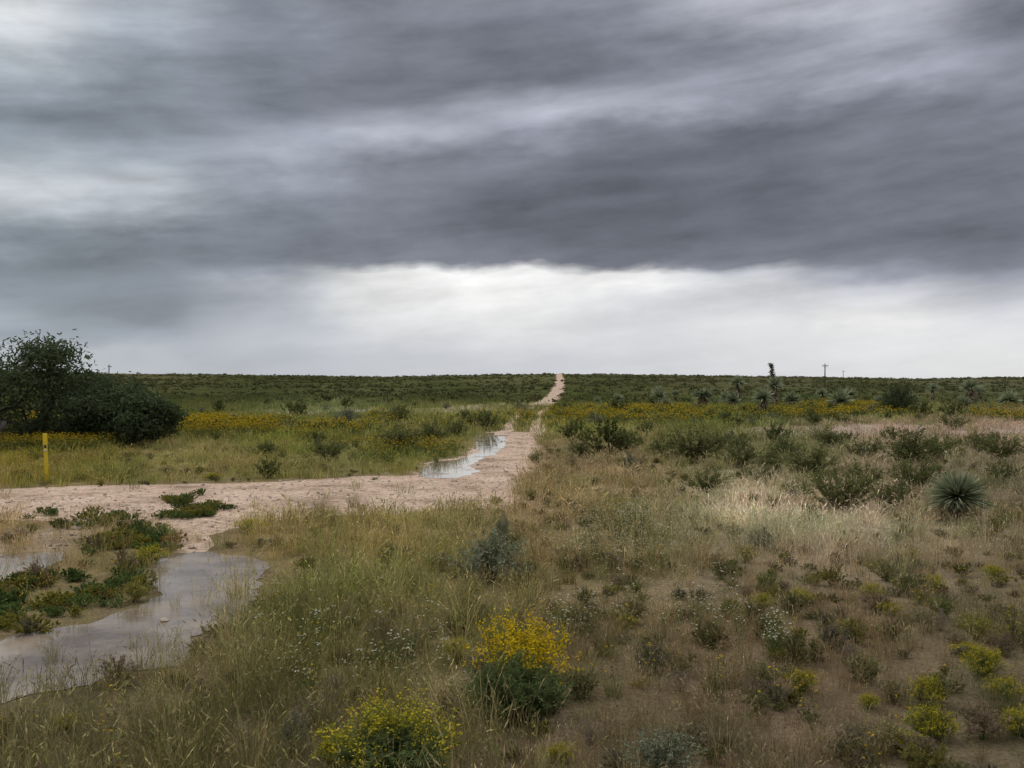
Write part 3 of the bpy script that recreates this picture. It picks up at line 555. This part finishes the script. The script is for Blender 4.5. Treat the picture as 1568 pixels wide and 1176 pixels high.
elw=M('ADD',el,M('ADD',M('MULTIPLY',M('SUBTRACT',n2.outputs[0],.5),.030),M('MULTIPLY',M('SUBTRACT',n4.outputs[0],.5),.014)))
step=math.radians(6.8);t=M('ADD',M('DIVIDE',azw,step),4.0);EM=math.radians(60)
ef=M('DIVIDE',elw,EM)
cols=[]
for ci in range(9):
    a=(ci-4)*6.8;r=N(nt,'ShaderNodeValToRGB');cr=r.color_ramp;L.new(ef,r.inputs[0])
    st=[]
    for yy,row in zip(SKY_Y,SKY):
        e=math.atan((588-yy)/F*math.cos(math.radians(a)));v=row[ci];v=v*(1.10 if v<180 else 1.10-.09*min((v-180)/60,1))
        k=min(max((v-165)/70,0),1);left=min(max((4-ci)/4,0),1)
        tn=np.array([.965,.985,1.07])*(1-left)+np.array([.935,.995,1.055])*left
        tn=tn*(1-k)+np.array([1.,1.,.995])*k
        st.append((e/EM,tuple(lin(np.minimum(v*tn,254)))))
    st.append((math.radians(33)/EM,(.55,.57,.60)));st.append((1.,(1.1,1.1,1.1)))
    while len(cr.elements)>1: cr.elements.remove(cr.elements[-1])
    cr.elements[0].position=st[0][0];cr.elements[0].color=(*st[0][1],1)
    for p,c in st[1:]:
        e=cr.elements.new(p);e.color=(*c,1)
    cols.append(r.outputs[0])
cur=cols[0]
for i in range(8):
    f=N(nt,'ShaderNodeMapRange',interpolation_type='SMOOTHSTEP');L.new(t,f.inputs[0]);f.inputs[1].default_value=i;f.inputs[2].default_value=i+1
    mx=N(nt,'ShaderNodeMix',data_type='RGBA');L.new(f.outputs[0],mx.inputs[0]);L.new(cur,mx.inputs[6]);L.new(cols[i+1],mx.inputs[7]);cur=mx.outputs[2]
g=M('ADD',M('MULTIPLY',M('SUBTRACT',n3.outputs[0],.5),.85),M('MULTIPLY',M('SUBTRACT',n4.outputs[0],.5),.28))
g=M('ADD',g,M('MULTIPLY',M('SUBTRACT',n5.outputs[0],.5),1.0))
dm=N(nt,'ShaderNodeMapRange');L.new(el,dm.inputs[0]);dm.inputs[1].default_value=.04;dm.inputs[2].default_value=.13;dm.inputs[3].default_value=.25;dm.inputs[4].default_value=1.
g=M('ADD',M('MULTIPLY',g,dm.outputs[0]),1.)
mu=N(nt,'ShaderNodeMix',data_type='RGBA',blend_type='MULTIPLY');mu.inputs[0].default_value=1;L.new(cur,mu.inputs[6]);L.new(g,mu.inputs[7])
sk=N(nt,'ShaderNodeTexSky');sk.sky_type='NISHITA';sk.sun_disc=False;sk.sun_elevation=math.radians(55);sk.sun_rotation=math.radians(-35)
bg1=N(nt,'ShaderNodeBackground');L.new(sk.outputs[0],bg1.inputs[0]);bg1.inputs[1].default_value=.06
bg2=N(nt,'ShaderNodeBackground');L.new(mu.outputs[2],bg2.inputs[0]);bg2.inputs[1].default_value=1.
ms=N(nt,'ShaderNodeMixShader');ms.inputs[0].default_value=.95;L.new(bg1.outputs[0],ms.inputs[1]);L.new(bg2.outputs[0],ms.inputs[2])
wo=N(nt,'ShaderNodeOutputWorld');L.new(ms.outputs[0],wo.inputs[0])
sd=bpy.data.lights.new('sun','SUN');sd.energy=1.15;sd.angle=math.radians(30);sd.color=(1,.95,.88);so=bpy.data.objects.new('sun',sd);S.collection.objects.link(so)
e=math.radians(55);a=math.radians(-35);dv=Vector((math.sin(a)*math.cos(e),math.cos(a)*math.cos(e),math.sin(e)));so.rotation_euler=(dv).to_track_quat('Z','Y').to_euler();so.location=dv*50
cd=bpy.data.cameras.new('camera');cd.lens=35;cd.sensor_width=36;cd.clip_end=8000;co=bpy.data.objects.new('camera',cd);co.location=(0,0,CAMH);co.rotation_euler=(math.radians(90),0,0);S.collection.objects.link(co);S.camera=co
S.view_settings.view_transform='Standard';S.view_settings.look='None'
